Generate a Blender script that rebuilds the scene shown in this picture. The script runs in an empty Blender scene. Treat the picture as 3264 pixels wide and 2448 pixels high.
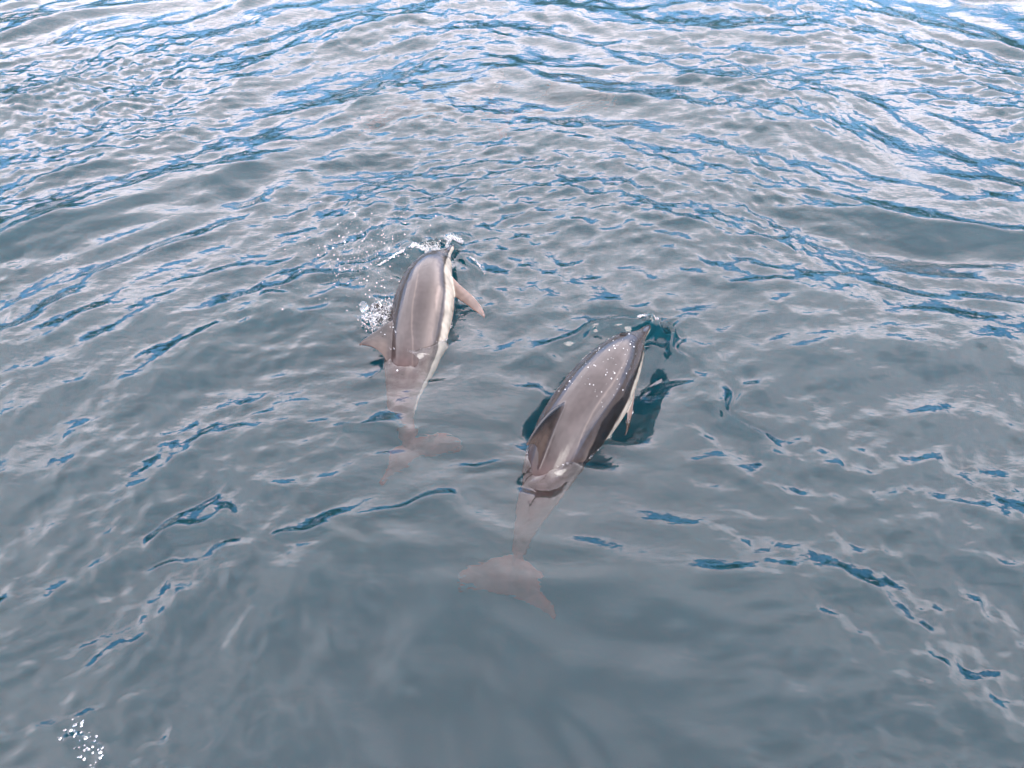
import bpy, bmesh, math, random
import numpy as np
from mathutils import Vector, noise as mnoise

scene = bpy.context.scene
COL = scene.collection
R = math.radians

# ------------------------------------------------------------------ camera
cam_data = bpy.data.cameras.new('camera')
cam = bpy.data.objects.new('camera', cam_data)
COL.objects.link(cam)
cam.location = (0.0, 0.0, 4.0)
cam.rotation_euler = (R(90 - 42), 0, 0)
cam_data.sensor_fit = 'HORIZONTAL'
cam_data.angle = R(61.4)
cam_data.clip_start = 0.05
cam_data.clip_end = 4000
scene.camera = cam

# ------------------------------------------------------------------ sky and sun
SUN_EL, SUN_AZ = R(42), R(152)            # azimuth clockwise from +Y
world = bpy.data.worlds.new('World')
scene.world = world
world.use_nodes = True
wn, wl = world.node_tree.nodes, world.node_tree.links
wn.clear()
w_out = wn.new('ShaderNodeOutputWorld')
bg_sky = wn.new('ShaderNodeBackground')
sky = wn.new('ShaderNodeTexSky')
sky.sky_type = 'NISHITA'
sky.sun_disc = False
sky.sun_elevation = SUN_EL
sky.sun_rotation = SUN_AZ
sky.dust_density = 0.2
sky.ozone_density = 3.0
sky.air_density = 1.0
hs = wn.new('ShaderNodeHueSaturation')
hs.inputs['Saturation'].default_value = 1.18
wl.new(sky.outputs[0], hs.inputs['Color'])
wl.new(hs.outputs[0], bg_sky.inputs['Color'])
bg_sky.inputs['Strength'].default_value = 0.14
bg_cl = wn.new('ShaderNodeBackground')
tc = wn.new('ShaderNodeTexCoord')
sep = wn.new('ShaderNodeSeparateXYZ')
wl.new(tc.outputs['Generated'], sep.inputs[0])


def wmath(op, a, b=None, c=None):
    n = wn.new('ShaderNodeMath')
    n.operation = op
    for i, v in enumerate((a, b, c)):
        if v is None:
            continue
        if isinstance(v, (int, float)):
            n.inputs[i].default_value = v
        else:
            wl.new(v, n.inputs[i])
    return n.outputs[0]


zc = wmath('MAXIMUM', sep.outputs[2], 0.0)
den = wmath('ADD', zc, 0.16)
cx = wmath('DIVIDE', sep.outputs[0], den)
cy = wmath('DIVIDE', sep.outputs[1], den)
comb = wn.new('ShaderNodeCombineXYZ')
wl.new(cx, comb.inputs[0])
wl.new(cy, comb.inputs[1])
n1 = wn.new('ShaderNodeTexNoise')
n1.inputs['Scale'].default_value = 1.1
n1.inputs['Detail'].default_value = 7
n1.inputs['Roughness'].default_value = 0.55
wl.new(comb.outputs[0], n1.inputs['Vector'])
n2 = wn.new('ShaderNodeTexNoise')
n2.inputs['Scale'].default_value = 1.9
n2.inputs['Detail'].default_value = 4
wl.new(comb.outputs[0], n2.inputs['Vector'])
# cloud deck: broken towards the horizon, closed overhead
cov = wmath('ADD', wmath('MULTIPLY', wmath('SUBTRACT', n1.outputs[0], 0.5), 1.1),
            wmath('MULTIPLY', wmath('SUBTRACT', zc, 0.325), 3.4))
mr = wn.new('ShaderNodeMapRange')
mr.interpolation_type = 'SMOOTHSTEP'
mr.inputs['From Min'].default_value = -0.06
mr.inputs['From Max'].default_value = 0.14
wl.new(cov, mr.inputs['Value'])
cr = wn.new('ShaderNodeValToRGB')
cr.color_ramp.elements[0].position = 0.30
cr.color_ramp.elements[0].color = (0.53, 0.495, 0.545, 1)
cr.color_ramp.elements[1].position = 0.68
cr.color_ramp.elements[1].color = (1.045, 0.972, 1.045, 1)
wl.new(n2.outputs[0], cr.inputs[0])
wl.new(cr.outputs[0], bg_cl.inputs['Color'])
wl.new(wmath('SUBTRACT', 2.42, wmath('MULTIPLY', zc, 1.0)), bg_cl.inputs['Strength'])
wmix = wn.new('ShaderNodeMixShader')
wl.new(mr.outputs[0], wmix.inputs[0])
wl.new(bg_sky.outputs[0], wmix.inputs[1])
wl.new(bg_cl.outputs[0], wmix.inputs[2])
wl.new(wmix.outputs[0], w_out.inputs['Surface'])

sun_data = bpy.data.lights.new('sun', 'SUN')
sun_data.energy = 0.9
sun_data.angle = R(32)
sun_data.color = (1.0, 0.955, 0.9)
sun = bpy.data.objects.new('sun', sun_data)
COL.objects.link(sun)
sd = Vector((math.sin(SUN_AZ) * math.cos(SUN_EL), math.cos(SUN_AZ) * math.cos(SUN_EL), math.sin(SUN_EL)))
sun.rotation_euler = sd.to_track_quat('Z', 'Y').to_euler()

scene.view_settings.view_transform = 'Standard'
scene.view_settings.look = 'None'
scene.view_settings.gamma = 1.0
scene.view_settings.use_curve_mapping = False
scene.view_settings.exposure = 2.42
scene.render.engine = 'CYCLES'
scene.cycles.use_denoising = True
scene.cycles.denoiser = 'OPENIMAGEDENOISE'
scene.cycles.denoising_input_passes = 'RGB_ALBEDO_NORMAL'
scene.cycles.max_bounces = 10
scene.cycles.transmission_bounces = 8
scene.cycles.glossy_bounces = 4
scene.cycles.diffuse_bounces = 3
scene.cycles.volume_bounces = 1
scene.cycles.use_light_tree = False
scene.cycles.use_adaptive_sampling = True
scene.cycles.adaptive_threshold = 0.01
world.cycles.sampling_method = 'MANUAL'
world.cycles.sample_map_resolution = 512
scene.cycles.sample_clamp_indirect = 8.0


# ------------------------------------------------------------------ helpers
def tag(o, label=None, cat=None, group=None, kind=None):
    if label: o['label'] = label
    if cat: o['category'] = cat
    if group: o['group'] = group
    if kind: o['kind'] = kind
    return o


def link(name, me, mat, parent=None):
    o = bpy.data.objects.new(name, me)
    if mat is not None:
        me.materials.clear()
        me.materials.append(mat)
    COL.objects.link(o)
    if parent is not None:
        o.parent = parent
    return o


def new_mat(name):
    m = bpy.data.materials.new(name)
    m.use_nodes = True
    nt = m.node_tree
    nt.nodes.clear()
    out = nt.nodes.new('ShaderNodeOutputMaterial')
    return m, nt, out


def principled(nt, out, **kw):
    p = nt.nodes.new('ShaderNodeBsdfPrincipled')
    for k, v in kw.items():
        p.inputs[k.replace('_', ' ')].default_value = v
    nt.links.new(p.outputs[0], out.inputs['Surface'])
    return p


def smoothstep(a, b, x):
    t = np.clip((x - a) / (b - a), 0, 1)
    return t * t * (3 - 2 * t)


def mesh_np(name, verts, faces4=None, faces3=None, smooth=True):
    me = bpy.data.meshes.new(name)
    nf4 = 0 if faces4 is None else len(faces4)
    nf3 = 0 if faces3 is None else len(faces3)
    me.vertices.add(len(verts))
    me.vertices.foreach_set('co', np.ascontiguousarray(verts, dtype=np.float32).ravel())
    idx = []
    starts = []
    if nf4:
        idx.append(np.asarray(faces4, dtype=np.int32).ravel())
        starts.append(np.arange(nf4, dtype=np.int32) * 4)
    if nf3:
        idx.append(np.asarray(faces3, dtype=np.int32).ravel())
        starts.append(np.arange(nf3, dtype=np.int32) * 3 + nf4 * 4)
    idx = np.concatenate(idx)
    starts = np.concatenate(starts)
    me.loops.add(len(idx))
    me.loops.foreach_set('vertex_index', idx)
    me.polygons.add(nf4 + nf3)
    me.polygons.foreach_set('loop_start', starts)
    me.update(calc_edges=True)
    if smooth:
        me.shade_smooth()
    return me


# ------------------------------------------------------------------ water surface
rng = np.random.default_rng(11)


def wave_set(n, lmin, lmax, ang0, spread, slope_rms):
    lam = np.exp(rng.uniform(math.log(lmin), math.log(lmax), n))
    k = 2 * math.pi / lam
    a = R(ang0) + R(spread) * rng.normal(0, 1, n)
    amp = rng.uniform(0.5, 1.0, n) / k
    cur = math.sqrt(np.sum((amp * k) ** 2) / 2)
    amp *= slope_rms / cur
    return k * np.cos(a), k * np.sin(a), amp, rng.uniform(0, 2 * math.pi, n)


# diverging wave trains to the left and right of the boat's course, plus wind chop
W_LEFT = [wave_set(9, 1.1, 2.6, 132, 11, 0.078), wave_set(20, 0.34, 1.0, 128, 26, 0.092), wave_set(24, 0.10, 0.34, 124, 34, 0.088)]
W_RIGHT = [wave_set(9, 1.1, 2.6, 56, 11, 0.074), wave_set(20, 0.34, 1.0, 58, 26, 0.092), wave_set(24, 0.10, 0.34, 62, 34, 0.088)]
W_MID = [wave_set(10, 0.9, 3.2, 92, 22, 0.055), wave_set(24, 0.26, 0.75, 90, 40, 0.098), wave_set(34, 0.075, 0.26, 92, 50, 0.115)]

BOW = [  # crest line on the water, width, height, (start, end) strength
    ([(-.44, 6.24), (-.72, 6.12), (-.94, 5.97), (-1.29, 5.75), (-1.72, 5.64), (-2.18, 5.41)], .08, .060, (1, .15)),
    ([(-.47, 6.22), (-.33, 5.91), (-.21, 5.69), (-.11, 5.53), (.02, 5.25)], .075, .050, (1, .1)),
    ([(1.05, 5.10), (.78, 5.09), (.49, 5.0), (.25, 4.87), (.06, 4.76), (-.2, 4.6)], .075, .075, (1, .15)),
    ([(1.05, 5.07), (1.19, 4.84), (1.36, 4.44), (1.44, 4.16), (1.6, 3.9), (1.75, 3.5)], .075, .075, (1, .15)),
    ([(-1.15, 3.98), (-.87, 4.01), (-.62, 4.03)], .07, .030, (.6, 1)),
    ([(-.46, 3.64), (-.19, 3.64), (-.02, 3.74), (.13, 3.78)], .07, .012, (.5, 1)),
    ([(-1.40, 3.15), (-1.1, 3.16), (-.84, 3.25), (-.57, 3.34), (-.30, 3.44)], .06, .028, (.8, .8)),
    ([(-1.08, 5.0), (-.93, 4.87), (-.78, 4.79), (-.62, 4.79), (-.48, 4.90)], .05, .036, (1, 1)),
    ([(.10, 3.70), (.20, 3.63), (.31, 3.64), (.42, 3.72)], .05, .036, (1, 1)),
    ([(-2.40, 1.91), (-2.31, 1.96), (-2.20, 1.97), (-2.11, 1.93), (-2.04, 1.92), (-1.95, 1.84), (-1.90, 1.75)], .035, .022, (.5, 1)),
    ([(-2.35, 2.92), (-2.06, 3.07), (-1.82, 3.17), (-1.6, 3.21)], .09, .040, (.7, 1)),
]
TROUGH = [
    ([(1.06, 4.85), (.92, 4.48), (.77, 4.14), (.60, 3.90)], .16, .085),
    ([(.62, 4.72), (.40, 4.40), (.20, 4.05), (.14, 3.80)], .12, .085),  # beside the swimming bodies: line, width, depth
    ([(.95, 4.9), (.70, 4.45), (.45, 4.05), (.28, 3.78)], .30, .045),
    ([(-.55, 5.95), (-.64, 5.5), (-.69, 5.1), (-.71, 4.9)], .26, .035),
]


def polyline_dist(x, y, pts):
    best = np.full(x.shape, 1e9)
    par = np.zeros(x.shape)
    seg = [math.dist(pts[i], pts[i + 1]) for i in range(len(pts) - 1)]
    tot = sum(seg)
    acc = 0
    for i, L in enumerate(seg):
        ax, ay = pts[i]
        dx, dy = pts[i + 1][0] - ax, pts[i + 1][1] - ay
        t = np.clip(((x - ax) * dx + (y - ay) * dy) / (L * L), 0, 1)
        d = np.hypot(x - ax - t * dx, y - ay - t * dy)
        m = d < best
        best = np.where(m, d, best)
        par = np.where(m, (acc + t * L) / tot, par)
        acc += L
    return best, par


def lowfreq(x, y, seed):
    r = np.random.default_rng(seed)
    v = np.zeros(x.shape)
    for _ in range(7):
        lam = r.uniform(2.0, 5.5)
        a = r.uniform(0, 2 * math.pi)
        v += np.sin(2 * math.pi / lam * (x * math.cos(a) + y * math.sin(a)) + r.uniform(0, 6.28))
    return v / math.sqrt(3.5)


def wave_sum(x, y, wts, fine, want):
    """sum of all wave trains: heights, or the horizontal drift that peaks the crests"""
    h = np.zeros(x.shape, np.float32)
    h2 = np.zeros(x.shape, np.float32)
    for sets, wgt in zip((W_LEFT, W_RIGHT, W_MID), wts):
        for bi, (kx, ky, amp, ph) in enumerate(sets):
            acc = np.zeros(x.shape, np.float32)
            acc2 = np.zeros(x.shape, np.float32)
            for i in range(len(kx)):
                th = np.float32(kx[i]) * x + np.float32(ky[i]) * y + np.float32(ph[i])
                if want == 'h':
                    acc += np.float32(amp[i]) * np.sin(th)
                else:
                    k = math.hypot(kx[i], ky[i])
                    c = np.cos(th)
                    acc += np.float32(amp[i] * kx[i] / k) * c
                    acc2 += np.float32(amp[i] * ky[i] / k) * c
            m = wgt * (fine if bi == 2 else 1.0)
            h += acc * m
            h2 += acc2 * m
    return h, h2


def water_height(x, y):
    """height of the water surface above mean level at (x, y)"""
    x = np.asarray(x, dtype=np.float64)
    y = np.asarray(y, dtype=np.float64)
    dist = np.hypot(x, y)
    h = np.zeros(x.shape)
    inn = dist < 80
    xi, yi = x[inn], y[inn]
    # lee of the hull: calm close in, rougher further off
    rough = 0.92 + 0.08 * smoothstep(2.2, 7.5, yi + 0.30 * np.abs(xi) - 0.4)
    calm = 1 - 0.12 * np.exp(-((xi - 0.1) / 1.8) ** 2 - ((yi - 4.2) / 1.5) ** 2)
    fine = (np.clip(0.90 + 0.55 * lowfreq(xi, yi, 5), 0.25, 2.0) * (0.86 + 0.14 * smoothstep(1.8, 5.5, yi + 0.25 * np.abs(xi)))).astype(np.float32)
    far = 1 - smoothstep(30, 80, dist[inn])
    wl_, wr_ = smoothstep(-1.2, 2.6, -xi), smoothstep(-1.2, 2.6, xi)
    wts = [w.astype(np.float32) for w in (wl_, wr_, 1 - 0.35 * np.maximum(wl_, wr_))]
    # slight warp so that crests bend instead of running dead straight
    xw = (xi + 0.16 * lowfreq(xi * 0.9, yi * 0.9, 21)).astype(np.float32)
    yw = (yi + 0.16 * lowfreq(xi * 0.9, yi * 0.9, 22)).astype(np.float32)
    g_ = (rough * calm * far).astype(np.float32)
    dx, dy = wave_sum(xw, yw, wts, fine, 'd')
    hh, _ = wave_sum(xw - 0.9 * g_ * dx, yw - 0.9 * g_ * dy, wts, fine, 'h')
    h[inn] = hh * g_
    near = (dist < 9)
    if near.any():
        xs, ys = x[near], y[near]
        e = np.zeros(xs.shape)
        for pts, w, a, (s0, s1) in BOW:
            d, t = polyline_dist(xs + .030 * lowfreq(xs * 9, ys * 9, 31), ys + .030 * lowfreq(xs * 9, ys * 9, 32), pts)
            w_ = w * (0.75 + 0.4 * t) * np.clip(1 + .35 * lowfreq(xs * 6, ys * 6, 33), .4, 1.8)
            prof = np.exp(-(d / w_) ** 2) - 0.35 * np.exp(-((d - 2.1 * w_) / w_) ** 2)
            e += a * (s0 + (s1 - s0) * t) * prof * np.clip(.85 + .5 * lowfreq(xs * 5, ys * 5, 34), .1, 1.6) * smoothstep(0, .08, t + .03) * smoothstep(0, .12, 1.02 - t)
        for pts, w, a in TROUGH:
            d, t = polyline_dist(xs, ys, pts)
            e -= a * np.exp(-(d / w) ** 2) * smoothstep(0, .3, t + .02) * smoothstep(0, .25, 1.02 - t)
        h[near] += e
    return h


def axis_coords(lo, hi, core0, core1, step, growth):
    a = list(np.arange(core0, core1 + step * .5, step))
    s = step
    v = a[-1]
    while v < hi:
        s *= growth
        v += s
        a.append(min(v, hi))
    s = step
    v = a[0]
    pre = []
    while v > lo:
        s *= growth
        v -= s
        pre.append(max(v, lo))
    return np.array(pre[::-1] + a)


EXT = 1400.0
gx = axis_coords(-EXT, EXT, -5.2, 5.2, 0.0165, 1.025)
gy = axis_coords(-EXT, EXT, 1.4, 9.5, 0.0165, 1.022)
nx, ny = len(gx), len(gy)
X, Y = np.meshgrid(gx, gy)
Z = water_height(X.ravel(), Y.ravel())
top = np.column_stack([X.ravel(), Y.ravel(), Z])
ii = np.arange(nx * ny).reshape(ny, nx)
quads = np.column_stack([ii[:-1, :-1].ravel(), ii[:-1, 1:].ravel(), ii[1:, 1:].ravel(), ii[1:, :-1].ravel()])
loop = np.concatenate([ii[0, :], ii[1:, -1], ii[-1, -2::-1], ii[-2:0:-1, 0]])
DEPTH = -14.0
bot = top[loop].copy()
bot[:, 2] = DEPTH
nb = len(loop)
bi = np.arange(nb) + nx * ny
skirt = np.column_stack([loop, bi, np.roll(bi, -1), np.roll(loop, -1)])
cv = np.array([[0, 0, DEPTH]])
ci = nx * ny + nb
fan = np.column_stack([np.full(nb, ci), np.roll(bi, -1), bi])
me = mesh_np('water', np.vstack([top, bot, cv]), np.vstack([quads, skirt]), fan)
m_water, nt, out = new_mat('sea_water')
p = principled(nt, out, Base_Color=(1, 1, 1, 1), Roughness=0.0, IOR=1.333, Transmission_Weight=1.0)
tcn = nt.nodes.new('ShaderNodeTexCoord')
mp = nt.nodes.new('ShaderNodeMapping')
mp.inputs['Scale'].default_value = (1.0, 1.5, 1.0)
nt.links.new(tcn.outputs['Object'], mp.inputs[0])
nz = nt.nodes.new('ShaderNodeTexNoise')
nz.inputs['Scale'].default_value = 13.0
nz.inputs['Detail'].default_value = 2.0
nz.inputs['Roughness'].default_value = 0.45
nt.links.new(mp.outputs[0], nz.inputs['Vector'])
bp = nt.nodes.new('ShaderNodeBump')
bp.inputs['Strength'].default_value = 0.50
bp.inputs['Distance'].default_value = 0.010
nt.links.new(nz.outputs[0], bp.inputs['Height'])
nt.links.new(bp.outputs[0], p.inputs['Normal'])
va = nt.nodes.new('ShaderNodeVolumeAbsorption')
va.inputs['Color'].default_value = (0.05, 0.40, 0.52, 1)
va.inputs['Density'].default_value = 0.82
vs = nt.nodes.new('ShaderNodeVolumeScatter')
vs.inputs['Color'].default_value = (0.12, 0.81, 0.95, 1)
vs.inputs['Density'].default_value = 0.105
vs.inputs['Anisotropy'].default_value = 0.2
va_add = nt.nodes.new('ShaderNodeAddShader')
nt.links.new(va.outputs[0], va_add.inputs[0])
nt.links.new(vs.outputs[0], va_add.inputs[1])
nt.links.new(va_add.outputs[0], out.inputs['Volume'])
water = tag(link('water', me, m_water), kind='structure')

# sea floor under the water
bm = bmesh.new()
bmesh.ops.create_grid(bm, x_segments=8, y_segments=8, size=EXT - 5)
me = bpy.data.meshes.new('seabed')
bm.to_mesh(me)
bm.free()
m_bed, nt, out = new_mat('dark_silt')
p = principled(nt, out, Base_Color=(0.03, 0.035, 0.03, 1), Roughness=1.0)
sb = link('seabed', me, m_bed)
sb.location.z = DEPTH + 0.4
tag(sb, kind='structure')

# ------------------------------------------------------------------ wooded hills round the inlet
m_hill, nt, out = new_mat('conifer_forest')
p = principled(nt, out, Roughness=0.95, Specular_IOR_Level=0.1)
nz = nt.nodes.new('ShaderNodeTexNoise')
nz.inputs['Scale'].default_value = 0.06
nz.inputs['Detail'].default_value = 8
g = nt.nodes.new('ShaderNodeTexCoord')
nt.links.new(g.outputs['Object'], nz.inputs['Vector'])
rp = nt.nodes.new('ShaderNodeValToRGB')
rp.color_ramp.elements[0].position = .35
rp.color_ramp.elements[0].color = (0.012, 0.022, 0.016, 1)
rp.color_ramp.elements[1].position = .7
rp.color_ramp.elements[1].color = (0.035, 0.055, 0.03, 1)
nt.links.new(nz.outputs[0], rp.inputs[0])
nt.links.new(rp.outputs[0], p.inputs['Base Color'])
na, nr = 900, 14
hv = []
for j in range(nr):
    f = j / (nr - 1)
    for i in range(na):
        a = 2 * math.pi * i / na
        q = Vector((math.cos(a), math.sin(a), 0))
        ridge = 200 + 100 * mnoise.noise(q * 2.3 + Vector((3.1, .4, 0))) + 48 * mnoise.noise(q * 7.0) + 12 * mnoise.noise(q * 28)
        r = 820 + 420 * f + 60 * mnoise.noise(q * 4 + Vector((0, 0, 5)))
        z = -3 + ridge * math.sin(f * math.pi * .5) ** .8
        z += (mnoise.noise(Vector((math.cos(a) * r, math.sin(a) * r, 0)) * .02) * 10 + mnoise.noise(Vector((math.cos(a) * r, math.sin(a) * r, 7)) * .11) * 9) * min(1, f * 5)
        hv.append((math.cos(a) * r, math.sin(a) * r, z))
hv = np.array(hv)
ii = np.arange(na * nr).reshape(nr, na)
hq = np.column_stack([ii[:-1].ravel(), np.roll(ii[:-1], -1, 1).ravel(), np.roll(ii[1:], -1, 1).ravel(), ii[1:].ravel()])
tag(link('hills', mesh_np('hills', hv, hq), m_hill), kind='structure')

# ------------------------------------------------------------------ dolphins
LEN = 2.33
PROFILE = np.array([  # along, half width, height above axis, depth below axis
    (0.000, .010, .008, .012), (0.012, .020, .015, .020), (0.04, .028, .020, .025), (0.09, .037, .027, .033),
    (0.13, .041, .034, .038), (0.17, .052, .052, .050), (0.22, .069, .077, .066), (0.30, .104, .114, .098),
    (0.42, .138, .147, .132), (0.58, .172, .178, .168), (0.78, .203, .200, .198), (0.98, .202, .203, .196),
    (1.16, .192, .200, .184), (1.34, .174, .188, .166), (1.54, .142, .166, .138), (1.74, .102, .134, .104),
    (1.92, .064, .098, .072), (2.08, .038, .060, .046), (2.20, .028, .032, .028), (2.28, .024, .018, .018), (2.32, .012, .008, .008)])
PROFILE[:, 1:] *= (1 + .15 * np.clip((PROFILE[:, 0] - .08) / .3, 0, 1) * np.clip((2.2 - PROFILE[:, 0]) / .3, 0, 1))[:, None]


def prof(x):
    return [np.interp(x, PROFILE[:, 0], PROFILE[:, i]) for i in (1, 2, 3)]


def smooth_profile(n=90):
    xs = np.concatenate([np.linspace(0, .3, 34), np.linspace(.3, 2.32, n)[1:]])
    P = [np.interp(xs, PROFILE[:, 0], PROFILE[:, i]) for i in (1, 2, 3)]
    for k in range(3):
        v = P[k]
        for _ in range(6):
            v = np.concatenate([[v[0]], (v[:-2] + 2 * v[1:-1] + v[2:]) / 4, [v[-1]]])
        P[k] = v
    return xs, P


def add_loft(verts, faces, rings):
    base = len(verts)
    n = len(rings[0])
    for r_ in rings:
        verts.extend(r_)
    for a in range(len(rings) - 1):
        for b in range(n):
            c = (b + 1) % n
            faces.append((base + a * n + b, base + a * n + c, base + (a + 1) * n + c, base + (a + 1) * n + b))
    faces.append(tuple(base + b for b in range(n))[::-1])
    faces.append(tuple(base + (len(rings) - 1) * n + b for b in range(n)))


def foil(le, te, thick, nrm, n=18):
    le, te, nrm = Vector(le), Vector(te), Vector(nrm)
    out_ = []
    for i in range(n):
        a = 2 * math.pi * i / n
        c = 0.5 - 0.5 * math.cos(a)
        t = thick * .5 * math.sin(a) * (1.15 - .75 * c)
        out_.append(tuple(le.lerp(te, c) + nrm * t))
    return out_


def rest_dolphin(fdir, fch, froot, flen):
    V, F = [], []
    xs, (w, hu, hl) = smooth_profile()
    rings = []
    for i, x in enumerate(xs):
        ring = []
        for j in range(40):
            a = 2 * math.pi * j / 40
            sy, sz = math.sin(a), math.cos(a)
            e = 0.92
            yy = math.copysign(abs(sy) ** e, sy) * w[i]
            zz = math.copysign(abs(sz) ** e, sz) * (hu[i] if sz > 0 else hl[i])
            if x < .14:
                zz -= .012 * (1 - x / .14)
            ring.append((x, yy, zz))
        rings.append(ring)
    add_loft(V, F, rings)
    # dorsal fin
    dz = [(.08, .98, 1.58, .064), (.19, 1.065, 1.475, .054), (.24, 1.125, 1.43, .046), (.29, 1.195, 1.41, .038),
          (.335, 1.262, 1.412, .031), (.375, 1.325, 1.424, .025), (.41, 1.385, 1.44, .020), (.43, 1.425, 1.455, .016)]
    add_loft(V, F, [foil((a, 0, z + .035), (b, 0, z + .035), t, (0, 1, 0)) for z, a, b, t in dz])
    # tail flukes
    fz = [(-.02, 2.10, 2.36, .046), (.04, 2.13, 2.385, .040), (.10, 2.175, 2.41, .033), (.17, 2.235, 2.425, .028),
          (.235, 2.30, 2.44, .023), (.29, 2.365, 2.465, .019), (.325, 2.42, 2.485, .016)]
    for s in (1, -1):
        rr = [foil((a, s * y, 0), (b, s * y, 0), t, (0, 0, 1)) for y, a, b, t in fz]
        add_loft(V, F, rr)
    # flippers
    for s in (1, -1):
        o = Vector((froot[0], s * froot[1], froot[2]))
        d = Vector((fdir[0], s * fdir[1], fdir[2])).normalized()
        ch = Vector((fch[0], s * fch[1], fch[2])).normalized()
        nrm = d.cross(ch).normalized()
        rr = []
        for t, off, c, th in ((-.04, -.01, .150, .05), (.05, .0, .135, .042), (.12, .0, .125, .036), (.19, .005, .108, .030),
                              (.26, .018, .084, .024), (.31, .036, .056, .019), (.345, .058, .026, .015)):
            le = o + d * t * flen + ch * off
            rr.append(foil(le, le + ch * c * .86, th, nrm))
        add_loft(V, F, rr)
    me_ = bpy.data.meshes.new('dolphin_rest')
    me_.from_pydata(V, [], F)
    bm_ = bmesh.new()
    bm_.from_mesh(me_)
    bmesh.ops.recalc_face_normals(bm_, faces=bm_.faces[:])
    bm_.to_mesh(me_)
    bm_.free()
    tmp = bpy.data.objects.new('dolphin_rest', me_)
    COL.objects.link(tmp)
    rm = tmp.modifiers.new('r', 'REMESH')
    rm.mode = 'VOXEL'
    rm.voxel_size = 0.0062
    sm = tmp.modifiers.new('s', 'SMOOTH')
    sm.factor = .5
    sm.iterations = 5
    dg = bpy.context.evaluated_depsgraph_get()
    res = bpy.data.meshes.new_from_object(tmp.evaluated_get(dg))
    bpy.data.objects.remove(tmp)
    n = len(res.vertices)
    co = np.zeros(n * 3, dtype=np.float32)
    res.vertices.foreach_get('co', co)
    return res, co.reshape(-1, 3).astype(np.float64)




def np_noise(P, scale, seed):
    return np.array([mnoise.noise(Vector((p[0] * scale + seed, p[1] * scale, p[2] * scale))) for p in P])


def use_rest(fdir, fch, froot, flen):
    global REST, RCO, N1, N2
    REST, RCO = rest_dolphin(fdir, fch, froot, flen)
    N1 = np_noise(RCO, 9.0, 1.7)
    N2 = np_noise(RCO, 30.0, 5.1)


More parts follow.
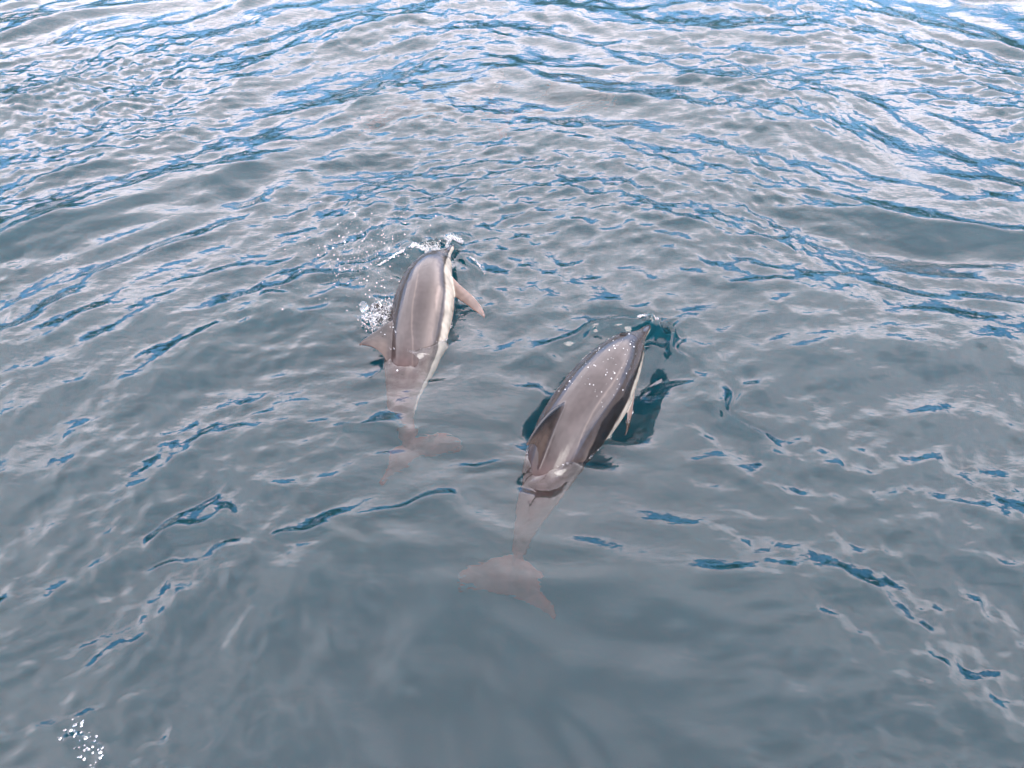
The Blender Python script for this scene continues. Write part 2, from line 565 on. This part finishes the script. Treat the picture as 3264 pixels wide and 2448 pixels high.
def pigment(band, bellyline):
    """skin colour of each point of the resting body, with left-flank shade mixed in"""
    x, y, z = RCO.T
    w, hu, hl = prof(np.clip(x, 0, 2.32))
    v = np.where(z > 0, z / hu, z / hl)
    v = np.clip(v, -1.3, 1.3)
    nz_ = N1 * .10 + N2 * .05
    back = np.array([.0200, .0160, .0157])
    dark = np.array([.0035, .003, .0032])
    pale = np.array([.088, .070, .061])
    white = np.array([.19, .172, .145])
    pink = np.array([.098, .034, .028])
    c = np.tile(back, (len(x), 1))

    def mix(col, m):
        nonlocal c
        m = np.clip(m, 0, 1)[:, None]
        c = c * (1 - m) + np.asarray(col) * m

    # lighter thorax and pale fringe towards the flank
    mix(pale, .55 * smoothstep(.50, .10, v + nz_) * smoothstep(.2, .5, x) if False else .55 * (1 - smoothstep(.05, .52, v + nz_)) * smoothstep(.18, .45, x))
    # pale stripe along the back into the tail stock
    line = .70 - .20 * smoothstep(.9, 1.7, x)
    sw = .022 + .03 * smoothstep(1.2, 1.9, x)
    mix(pale, (.34 - .15 * smoothstep(1.1, 1.5, x)) * np.exp(-((v + .2 * nz_ - line) / sw) ** 2) * smoothstep(.45, .8, x) * (1 - smoothstep(1.9, 2.1, x)))
    mix(dark * 2.2, .40 * np.exp(-((v - .30 + nz_) / .17) ** 2) * smoothstep(.35, .6, x) * (1 - smoothstep(1.3, 1.7, x)))
    if band < .5:
        mix(pale * 1.25, .8 * smoothstep(.25, .75, np.exp(-((x - .88) / .16) ** 2 - ((v + .05 + .25 * (x - .88)) / .13) ** 2) + nz_))
    # dark flank band
    bellyline = np.interp(x, *zip(*bellyline))
    bb = bellyline + .03
    bt = bellyline + .17 + band * .48 * np.exp(-((x - 1.15) / .36) ** 2)
    m = smoothstep(-.06, .06, bt - v + nz_ * .6) * smoothstep(-.05, .05, v - bb)
    mix(dark, m * smoothstep(.10, .22, x) * (1 - smoothstep(1.45, 1.75, x)) * (.35 + .65 * band))
    mix(dark * 1.3, .95 * smoothstep(-.10, .10, .60 - v + nz_) * smoothstep(.22, .45, x) * (1 - smoothstep(1.4, 1.8, x)) * (y < 0))  # left flank: shade away from the sun, painted into the skin colour
    # white belly
    bl = bellyline + .03 * np.sin(x * 5) + .08 * smoothstep(1.3, 1.7, x)
    mix(white, smoothstep(-.05, .05, bl - v + nz_ * .5) * (1 - smoothstep(1.85, 2.05, x)))
    # face
    mix(dark * 1.6, np.exp(-((v + .12) / .10) ** 2) * smoothstep(.0, .04, x) * (1 - smoothstep(.30, .42, x)) * .9)
    mix(pale, .5 * np.exp(-((v - .25) / .15) ** 2) * smoothstep(.13, .18, x) * (1 - smoothstep(.26, .36, x)))
    mix(dark * 1.5, (1 - smoothstep(.03, .075, x)) * .9)
    eye = np.exp(-(((x - .30) / .035) ** 2 + ((z - .0) / .025) ** 2)) * (np.abs(y) > .08)
    mix(dark, eye)
    # tail stock and flukes
    mix(pink * .5, .45 * smoothstep(1.25, 1.9, x) * smoothstep(-.25, .1, v))
    mix(pink, smoothstep(1.95, 2.2, x))
    # dorsal fin: dark leading edge, pale rear
    hgt = z - hu
    fin = (np.abs(y) < .05) & (z > .10) & (x > 1.0) & (x < 1.62)
    fm = smoothstep(.012, .05, hgt) * fin
    le = np.interp(z - .035, [.19, .24, .29, .335, .375, .41, .43], [1.065, 1.125, 1.195, 1.262, 1.325, 1.385, 1.425])
    te = np.interp(z - .035, [.19, .24, .29, .335, .375, .41, .43], [1.475, 1.43, 1.41, 1.412, 1.424, 1.44, 1.455])
    ch = np.clip((x - le) / np.maximum(te - le, .02), 0, 1)
    fc = dark[None] * 1.5 * (1 - smoothstep(.15, .75, ch + nz_))[:, None] + (pale * np.array([.34, .31, .30]))[None] * smoothstep(.15, .75, ch + nz_)[:, None]
    c = c * (1 - fm[:, None]) + fc * fm[:, None]
    # flippers
    rn = np.sqrt((y / w) ** 2 + (z / np.where(z > 0, hu, hl)) ** 2)
    fl = smoothstep(1.03, 1.12, rn) * ((x > .45) & (x < 1.05) & (z < .02))
    mix(np.array([.085, .063, .055]), fl)
    mix(pink * .9, fl * smoothstep(1.9, 2.6, rn) * .7)
    c *= (1 + .30 * N1 + .25 * N2)[:, None]
    return np.clip(c, 0, 1)


m_skin, nt, out = new_mat('wet_dolphin_skin')
p = principled(nt, out, Roughness=0.24, IOR=1.38, Specular_IOR_Level=0.5)
at_ = nt.nodes.new('ShaderNodeAttribute')
at_.attribute_name = 'pigment'
nt.links.new(at_.outputs['Color'], p.inputs['Base Color'])
nz = nt.nodes.new('ShaderNodeTexNoise')
ag = nt.nodes.new('ShaderNodeAttribute')
ag.attribute_name = 'gloss'
nt.links.new(ag.outputs['Fac'], p.inputs['Specular IOR Level'])
nz.inputs['Scale'].default_value = 40
nz.inputs['Detail'].default_value = 4
g = nt.nodes.new('ShaderNodeTexCoord')
nt.links.new(g.outputs['Object'], nz.inputs['Vector'])
rr_ = nt.nodes.new('ShaderNodeMapRange')
rr_.inputs['To Min'].default_value = .08
rr_.inputs['To Max'].default_value = .30
nt.links.new(nz.outputs[0], rr_.inputs['Value'])
nt.links.new(rr_.outputs[0], p.inputs['Roughness'])
bp = nt.nodes.new('ShaderNodeBump')
bp.inputs['Strength'].default_value = .15
bp.inputs['Distance'].default_value = .004
nt.links.new(nz.outputs[0], bp.inputs['Height'])
nt.links.new(bp.outputs[0], p.inputs['Normal'])

m_eye, nt, out = new_mat('dark_eye')
principled(nt, out, Base_Color=(.01, .008, .008, 1), Roughness=0.06)
m_blow, nt, out = new_mat('dark_blowhole')
principled(nt, out, Base_Color=(.003, .0025, .0025, 1), Roughness=0.5, Specular_IOR_Level=0.1)


def spine_frames(pts, roll, xs):
    P = np.array(pts, dtype=float)
    Pe = np.vstack([2 * P[0] - P[1], P, 2 * P[-1] - P[-2]])
    dense, tt = [], []
    for i in range(1, len(Pe) - 2):
        for k in range(24):
            t = k / 24
            p0, p1, p2, p3 = Pe[i - 1:i + 3]
            dense.append(.5 * (2 * p1 + (p2 - p0) * t + (2 * p0 - 5 * p1 + 4 * p2 - p3) * t * t + (3 * p1 - p0 - 3 * p2 + p3) * t ** 3))
    dense.append(P[-1])
    D = np.array(dense)
    for _ in range(10):
        D[1:-1] = (D[:-2] + 2 * D[1:-1] + D[2:]) / 4
    s = np.concatenate([[0], np.cumsum(np.linalg.norm(np.diff(D, axis=0), axis=1))])
    s *= 2.36 / s[-1]
    xe = np.clip(xs, 0, 2.36)
    S = np.column_stack([np.interp(xe, s, D[:, k]) for k in range(3)])
    T = np.gradient(D, axis=0)
    T /= np.linalg.norm(T, axis=1)[:, None]
    T = np.column_stack([np.interp(xe, s, T[:, k]) for k in range(3)])
    T /= np.linalg.norm(T, axis=1)[:, None]
    S = S + T * (xs - xe)[:, None]
    up = np.array([0, 0, 1.0])[None] - T[:, 2:3] * T
    up /= np.linalg.norm(up, axis=1)[:, None]
    right = np.cross(-T, up)
    rho = np.radians(np.interp(xe, [0, .5, 1.2, 1.8, 2.36], roll))[:, None]
    up2 = np.cos(rho) * up - np.sin(rho) * right
    ri2 = np.cos(rho) * right + np.sin(rho) * up
    return S, up2, ri2


def pose(co, pts, roll):
    S, U, Rt = spine_frames(pts, roll, co[:, 0])
    return S + co[:, 1:2] * Rt + co[:, 2:3] * U


def make_dolphin(pts, roll, band, belly, label, tint=(1, 1, 1)):
    root = bpy.data.objects.new('dolphin', None)
    root.empty_display_size = .2
    COL.objects.link(root)
    wco = pose(RCO, pts, roll)
    org = np.array(pts[3])
    root.location = org
    me_ = REST.copy()
    me_.vertices.foreach_set('co', (wco - org).astype(np.float32).ravel())
    ca = me_.color_attributes.new('pigment', 'FLOAT_COLOR', 'POINT')
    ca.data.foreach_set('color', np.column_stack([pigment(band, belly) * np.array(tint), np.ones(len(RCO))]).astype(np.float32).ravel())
    ga = me_.attributes.new('gloss', 'FLOAT', 'POINT')
    ga.data.foreach_set('value', (.42 - .40 * smoothstep(1.25, 1.7, RCO[:, 0])).astype(np.float32))
    me_.update()
    me_.shade_smooth()
    link('body', me_, m_skin, root)
    # eyes
    for s in (1, -1):
        b = bmesh.new()
        bmesh.ops.create_uvsphere(b, u_segments=14, v_segments=10, radius=.011)
        v = np.array([tuple(q.co) for q in b.verts])
        f = [[q.index for q in fc.verts] for fc in b.faces]
        b.free()
        w_ = prof(.30)[0]
        v = v * (1.3, .6, .9) + (.30, s * (w_ * .985), .0)
        e = bpy.data.meshes.new('eye')
        e.from_pydata([tuple(q) for q in (pose(v, pts, roll) - org)], [], f)
        e.shade_smooth()
        link('eye', e, m_eye, root)
    # blowhole: a small sunken crescent on top of the head
    n = 20
    ring = []
    for k, (rx, ry, dz) in enumerate(((.023, .030, -.003), (.018, .024, .0080), (.009, .013, .0055))):
        for i in range(n):
            a = 2 * math.pi * i / n
            xx = .335 + rx * math.cos(a) + .010 * abs(math.sin(a))
            yy = ry * math.sin(a)
            hw, hh, _ = prof(xx)
            ring.append((xx, yy, hh * math.sqrt(max(0, 1 - (yy / hw) ** 2)) + dz))
    f = []
    for k in range(2):
        for i in range(n):
            j = (i + 1) % n
            f.append((k * n + i, k * n + j, (k + 1) * n + j, (k + 1) * n + i))
    f.append(tuple(2 * n + i for i in range(n)))
    b = bpy.data.meshes.new('blowhole')
    b.from_pydata([tuple(q) for q in (pose(np.array(ring), pts, roll) - org)], [], f)
    b.shade_smooth()
    link('blowhole', b, m_blow, root)
    tag(root, label, 'dolphin', 'dolphins riding the bow wave')
    return root, wco


D_RIGHT = [(1.002, 4.962, 0.12), (0.775, 4.62, 0.1), (0.566, 4.279, 0.04), (0.357, 3.955, -0.05), (0.218, 3.674, -0.19), (0.119, 3.454, -0.37), (0.035, 3.278, -0.58), (-0.012, 3.154, -0.78)]
D_LEFT = [(-0.488, 6.004, 0.13), (-0.638, 5.575, 0.1), (-0.682, 5.217, 0.01), (-0.719, 4.874, -0.12), (-0.75, 4.594, -0.23), (-0.76, 4.37, -0.36), (-0.718, 4.244, -0.52), (-0.666, 4.187, -0.68)]
D_FAR = [(-.10, 10.75, -0.72), (-.26, 10.42, -0.72), (-.50, 10.2, -0.74), (-.75, 10.0, -0.78), (-1.0, 9.85, -0.84), (-1.25, 9.75, -0.92), (-1.5, 9.66, -1.00), (-1.75, 9.6, -1.07)]
D_FAR2 = [(1.62, 10.8, -0.82), (1.36, 10.55, -0.82), (1.10, 10.38, -0.84), (.84, 10.24, -0.88), (.58, 10.1, -0.94), (.33, 9.97, -1.02), (.08, 9.85, -1.12), (-.15, 9.75, -1.20)]
use_rest((.67, .30, -.68), (.66, -.72, .20), (.54, .15, -.15), 1.2)
left_rest = RCO
left_root, left_co = make_dolphin(D_LEFT, [54, 58, 52, 36, 12], .25, [(0, -.25), (.3, -.22), (.9, -.28), (1.3, -.38), (1.8, -.3)], 'grey dolphin rolled over showing white belly and outstretched flipper, left beside the white splash')
make_dolphin(D_FAR, [30, 30, 30, 25, 20], .1, [(0, -.35), (2, -.35)], 'faint pinkish dolphin wholly under water far beyond the others, showing its pale belly', tint=(1.5, 1.0, .9))
bpy.data.meshes.remove(REST)
use_rest((.78, .14, -.62), (.62, .25, .70), (.62, .14, -.18), .85)
right_rest = RCO
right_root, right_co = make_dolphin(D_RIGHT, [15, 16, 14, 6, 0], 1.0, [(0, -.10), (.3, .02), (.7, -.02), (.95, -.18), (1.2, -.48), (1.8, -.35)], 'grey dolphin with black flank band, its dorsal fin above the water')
make_dolphin(D_FAR2, [20, 20, 20, 10, 0], .1, [(0, -.3), (2, -.3)], 'faint brownish dolphin under water, furthest right of the two distant submerged ones', tint=(1.8, 1.0, .85))
bpy.data.meshes.remove(REST)

# ------------------------------------------------------------------ foam and spray
m_foam, nt, out = new_mat('white_foam')
principled(nt, out, Base_Color=(.42, .43, .44, 1), Roughness=0.12, IOR=1.33, Transmission_Weight=0.55)
m_spray, nt, out = new_mat('white_spray')
principled(nt, out, Base_Color=(.6, .61, .62, 1), Roughness=0.2, IOR=1.33)
m_drop, nt, out = new_mat('clear_water_drops')
principled(nt, out, Base_Color=(.97, .98, 1, 1), Roughness=0.02, IOR=1.33, Transmission_Weight=1.0)

b = bmesh.new()
bmesh.ops.create_icosphere(b, subdivisions=2, radius=1)
ICO_V = np.array([tuple(q.co) for q in b.verts])
ICO_F = np.array([[q.index for q in fc.verts] for fc in b.faces])
b.free()
b = bmesh.new()
bmesh.ops.create_icosphere(b, subdivisions=1, radius=1)
ICO1_V = np.array([tuple(q.co) for q in b.verts])
ICO1_F = np.array([[q.index for q in fc.verts] for fc in b.faces])
b.free()


def blobs(name, centers, radii, mat, fine=True, lumpy=.3, stretch=None, seed=1, fuse=None):
    IV, IF = (ICO_V, ICO_F) if fine else (ICO1_V, ICO1_F)
    r = np.random.default_rng(seed)
    V, F = [], []
    for i, (c, rad) in enumerate(zip(centers, radii)):
        ph = r.uniform(0, 6.28, 6)
        d = 1 + lumpy * (np.sin(IV @ r.normal(0, 2.2, 3) + ph[0]) * .6 + np.sin(IV @ r.normal(0, 4, 3) + ph[1]) * .4)
        sc = r.uniform(.75, 1.3, 3) if stretch is None else np.array(stretch) * r.uniform(.8, 1.2, 3)
        V.append(IV * d[:, None] * sc * rad + np.asarray(c))
        F.append(IF + i * len(IV))
    o_ = link(name, mesh_np(name, np.vstack(V), None, np.vstack(F)), mat)
    if fuse:
        rm_ = o_.modifiers.new('fuse', 'REMESH')
        rm_.mode = 'VOXEL'
        rm_.voxel_size = fuse
        me2 = bpy.data.meshes.new_from_object(o_.evaluated_get(bpy.context.evaluated_depsgraph_get()))
        o_.modifiers.clear()
        o_.data = me2
        me2.shade_smooth()
    return o_


fr = np.random.default_rng(4)


def along(pts, t):
    P = np.array(pts, float)
    s = np.concatenate([[0], np.cumsum(np.linalg.norm(np.diff(P, axis=0), axis=1))])
    s /= s[-1]
    return np.column_stack([np.interp(t, s, P[:, k]) for k in range(P.shape[1])])


def on_water(xy, dz):
    return np.column_stack([xy, water_height(xy[:, 0], xy[:, 1]) + dz])


# frothing crest from the left dolphin's beak
def froth(name, label, cat, pts, n, spread, rise, r0, r1, seed, taper=.7, mat=None, bias=1.0, fuse=.0026):
    t_ = fr.beta(1, bias, n)
    xy_ = along(pts, t_)
    tp = 1 - taper * t_
    xy_ = xy_ + fr.normal(0, 1, xy_.shape) * (spread * tp)[:, None]
    # clump the bubbles
    cl = np.sin(xy_[:, 0] * 71 + seed) + np.sin(xy_[:, 1] * 83 + 2 * seed) + np.sin((xy_[:, 0] - xy_[:, 1]) * 47)
    keep = cl + fr.normal(0, .9, n) > -.5
    xy_, tp = xy_[keep], tp[keep]
    c_ = on_water(xy_, 0)
    c_[:, 2] += np.abs(fr.normal(0, 1, len(xy_))) * rise * tp + .002
    rad = (r0 + (r1 - r0) * fr.uniform(0, 1, len(xy_)) ** 3) * (.4 + .6 * tp)
    return tag(blobs(name, c_, rad, mat or m_foam, fine=False, lumpy=.25, seed=seed, fuse=fuse), label, cat, kind='stuff')


froth('foam_crest', 'white frothy crest curling off the beak of the left dolphin', 'foam',
      [(-.43, 6.20), (-.50, 6.17), (-.62, 6.10), (-.80, 6.03), (-.98, 5.93), (-1.12, 5.85)], 6000, .017, .024, .0015, .007, 2, taper=.8, bias=1.7)
froth('beak_foam', 'small white foam burst at the beak of the right dolphin', 'foam',
      [(.93, 5.07), (.99, 5.10), (1.05, 5.09), (1.09, 5.0)], 900, .010, .014, .0014, .005, 3, taper=.3)
froth('water_splash', 'white splash thrown up beside the left dolphin, above its dorsal fin', 'splash',
      [(-.98, 5.26), (-1.01, 5.20), (-1.04, 5.13), (-.94, 5.04), (-.83, 4.93)], 6000, .060, .050, .0014, .0075, 5, taper=.25)
k = 80
xy = along([(-1.0, 5.28), (-.99, 5.13), (-.86, 4.98)], fr.uniform(0, 1, k)) + fr.normal(0, .05, (k, 2))
c = on_water(xy, .01)
c[:, 2] += np.abs(fr.normal(0, .03, k))
tag(blobs('water_lumps', c, fr.uniform(.012, .034, k), m_drop, lumpy=.45, seed=6), 'clear glassy lumps of water in the splash beside the left dolphin', 'splash', kind='stuff')
# airborne droplets left of the left dolphin
k = 420
xy = np.column_stack([fr.normal(-1.2, .26, k), fr.normal(5.85, .36, k)])
c = on_water(xy, 0)
c[:, 2] += np.abs(fr.normal(0, .16, k)) + .01
tag(blobs('spray_droplets', c, .0014 + .0038 * fr.uniform(0, 1, k) ** 3, m_spray, fine=False, lumpy=.1, seed=7), 'fine white spray droplets in the air left of the left dolphin', 'spray', kind='stuff')
froth('foam_curl', 'short white curl of foam right of the left dolphin beak', 'foam',
      [(-.35, 6.0), (-.30, 5.93), (-.25, 5.83), (-.21, 5.74)], 500, .010, .007, .0014, .005, 8, taper=.3)
# drops on the right dolphin's back
sel = np.where((RCO[:, 0] > .3) & (RCO[:, 0] < 1.0) & (RCO[:, 2] > .08))[0]
sel = sel[fr.permutation(len(sel))[:110]]
tag(blobs('back_droplets', right_co[sel] + np.array([0, 0, .001]), .0010 + .0032 * fr.uniform(0, 1, len(sel)) ** 2, m_spray, fine=False, lumpy=.1, seed=9), 'white water drops beading on the back of the right dolphin', 'droplets', kind='stuff')
froth('small_splash', 'small isolated splash of bubbles in the near left corner', 'splash',
      [(-2.13, 1.99), (-2.06, 1.93), (-1.98, 1.86), (-1.93, 1.80), (-1.90, 1.72)], 90, .024, .006, .0012, .0036, 12, taper=.1, mat=m_drop, fuse=None)
k = 40
xy = along([(-2.13, 1.97), (-2.06, 1.93), (-1.98, 1.86), (-1.93, 1.80), (-1.90, 1.72)], fr.uniform(0, 1, k)) + fr.normal(0, .025, (k, 2))
tag(blobs('bubble_cluster', on_water(xy, .004), fr.uniform(.002, .006, k), m_drop, lumpy=.35, stretch=(1.2, 1.2, .6), seed=13), 'clear bubbles in the small splash at the near left corner', 'bubbles', kind='stuff')


# beaded rim where each surfaced back meets the water
def contact(name, label, wco_, rest, seed, x0, x1):
    g = wco_[:, 2] - water_height(wco_[:, 0], wco_[:, 1])
    ix = np.where((np.abs(g) < .007) & (rest[:, 0] > x0) & (rest[:, 0] < x1) & (np.abs(rest[:, 1]) > .03))[0]
    cl_ = np.sin(rest[ix, 0] * 31 + seed) + np.sin(rest[ix, 0] * 53 + 2 * seed) + fr.normal(0, .5, len(ix))
    ix = ix[cl_ > .25]
    ix = ix[fr.permutation(len(ix))[:420]]
    if len(ix) < 3:
        return
    c_ = wco_[ix] + fr.normal(0, .004, (len(ix), 3))
    tag(blobs(name, c_, .0015 + .0065 * fr.uniform(0, 1, len(ix)) ** 2, m_drop, fine=False, lumpy=.3, seed=seed), label, 'water beads', kind='stuff')


contact('water_beads', 'glassy beads of water along the waterline of the right dolphin', right_co, right_rest, 14, .30, 1.5)
contact('water_beads', 'glassy beads of water along the waterline of the left dolphin', left_co, left_rest, 15, .30, 1.4)
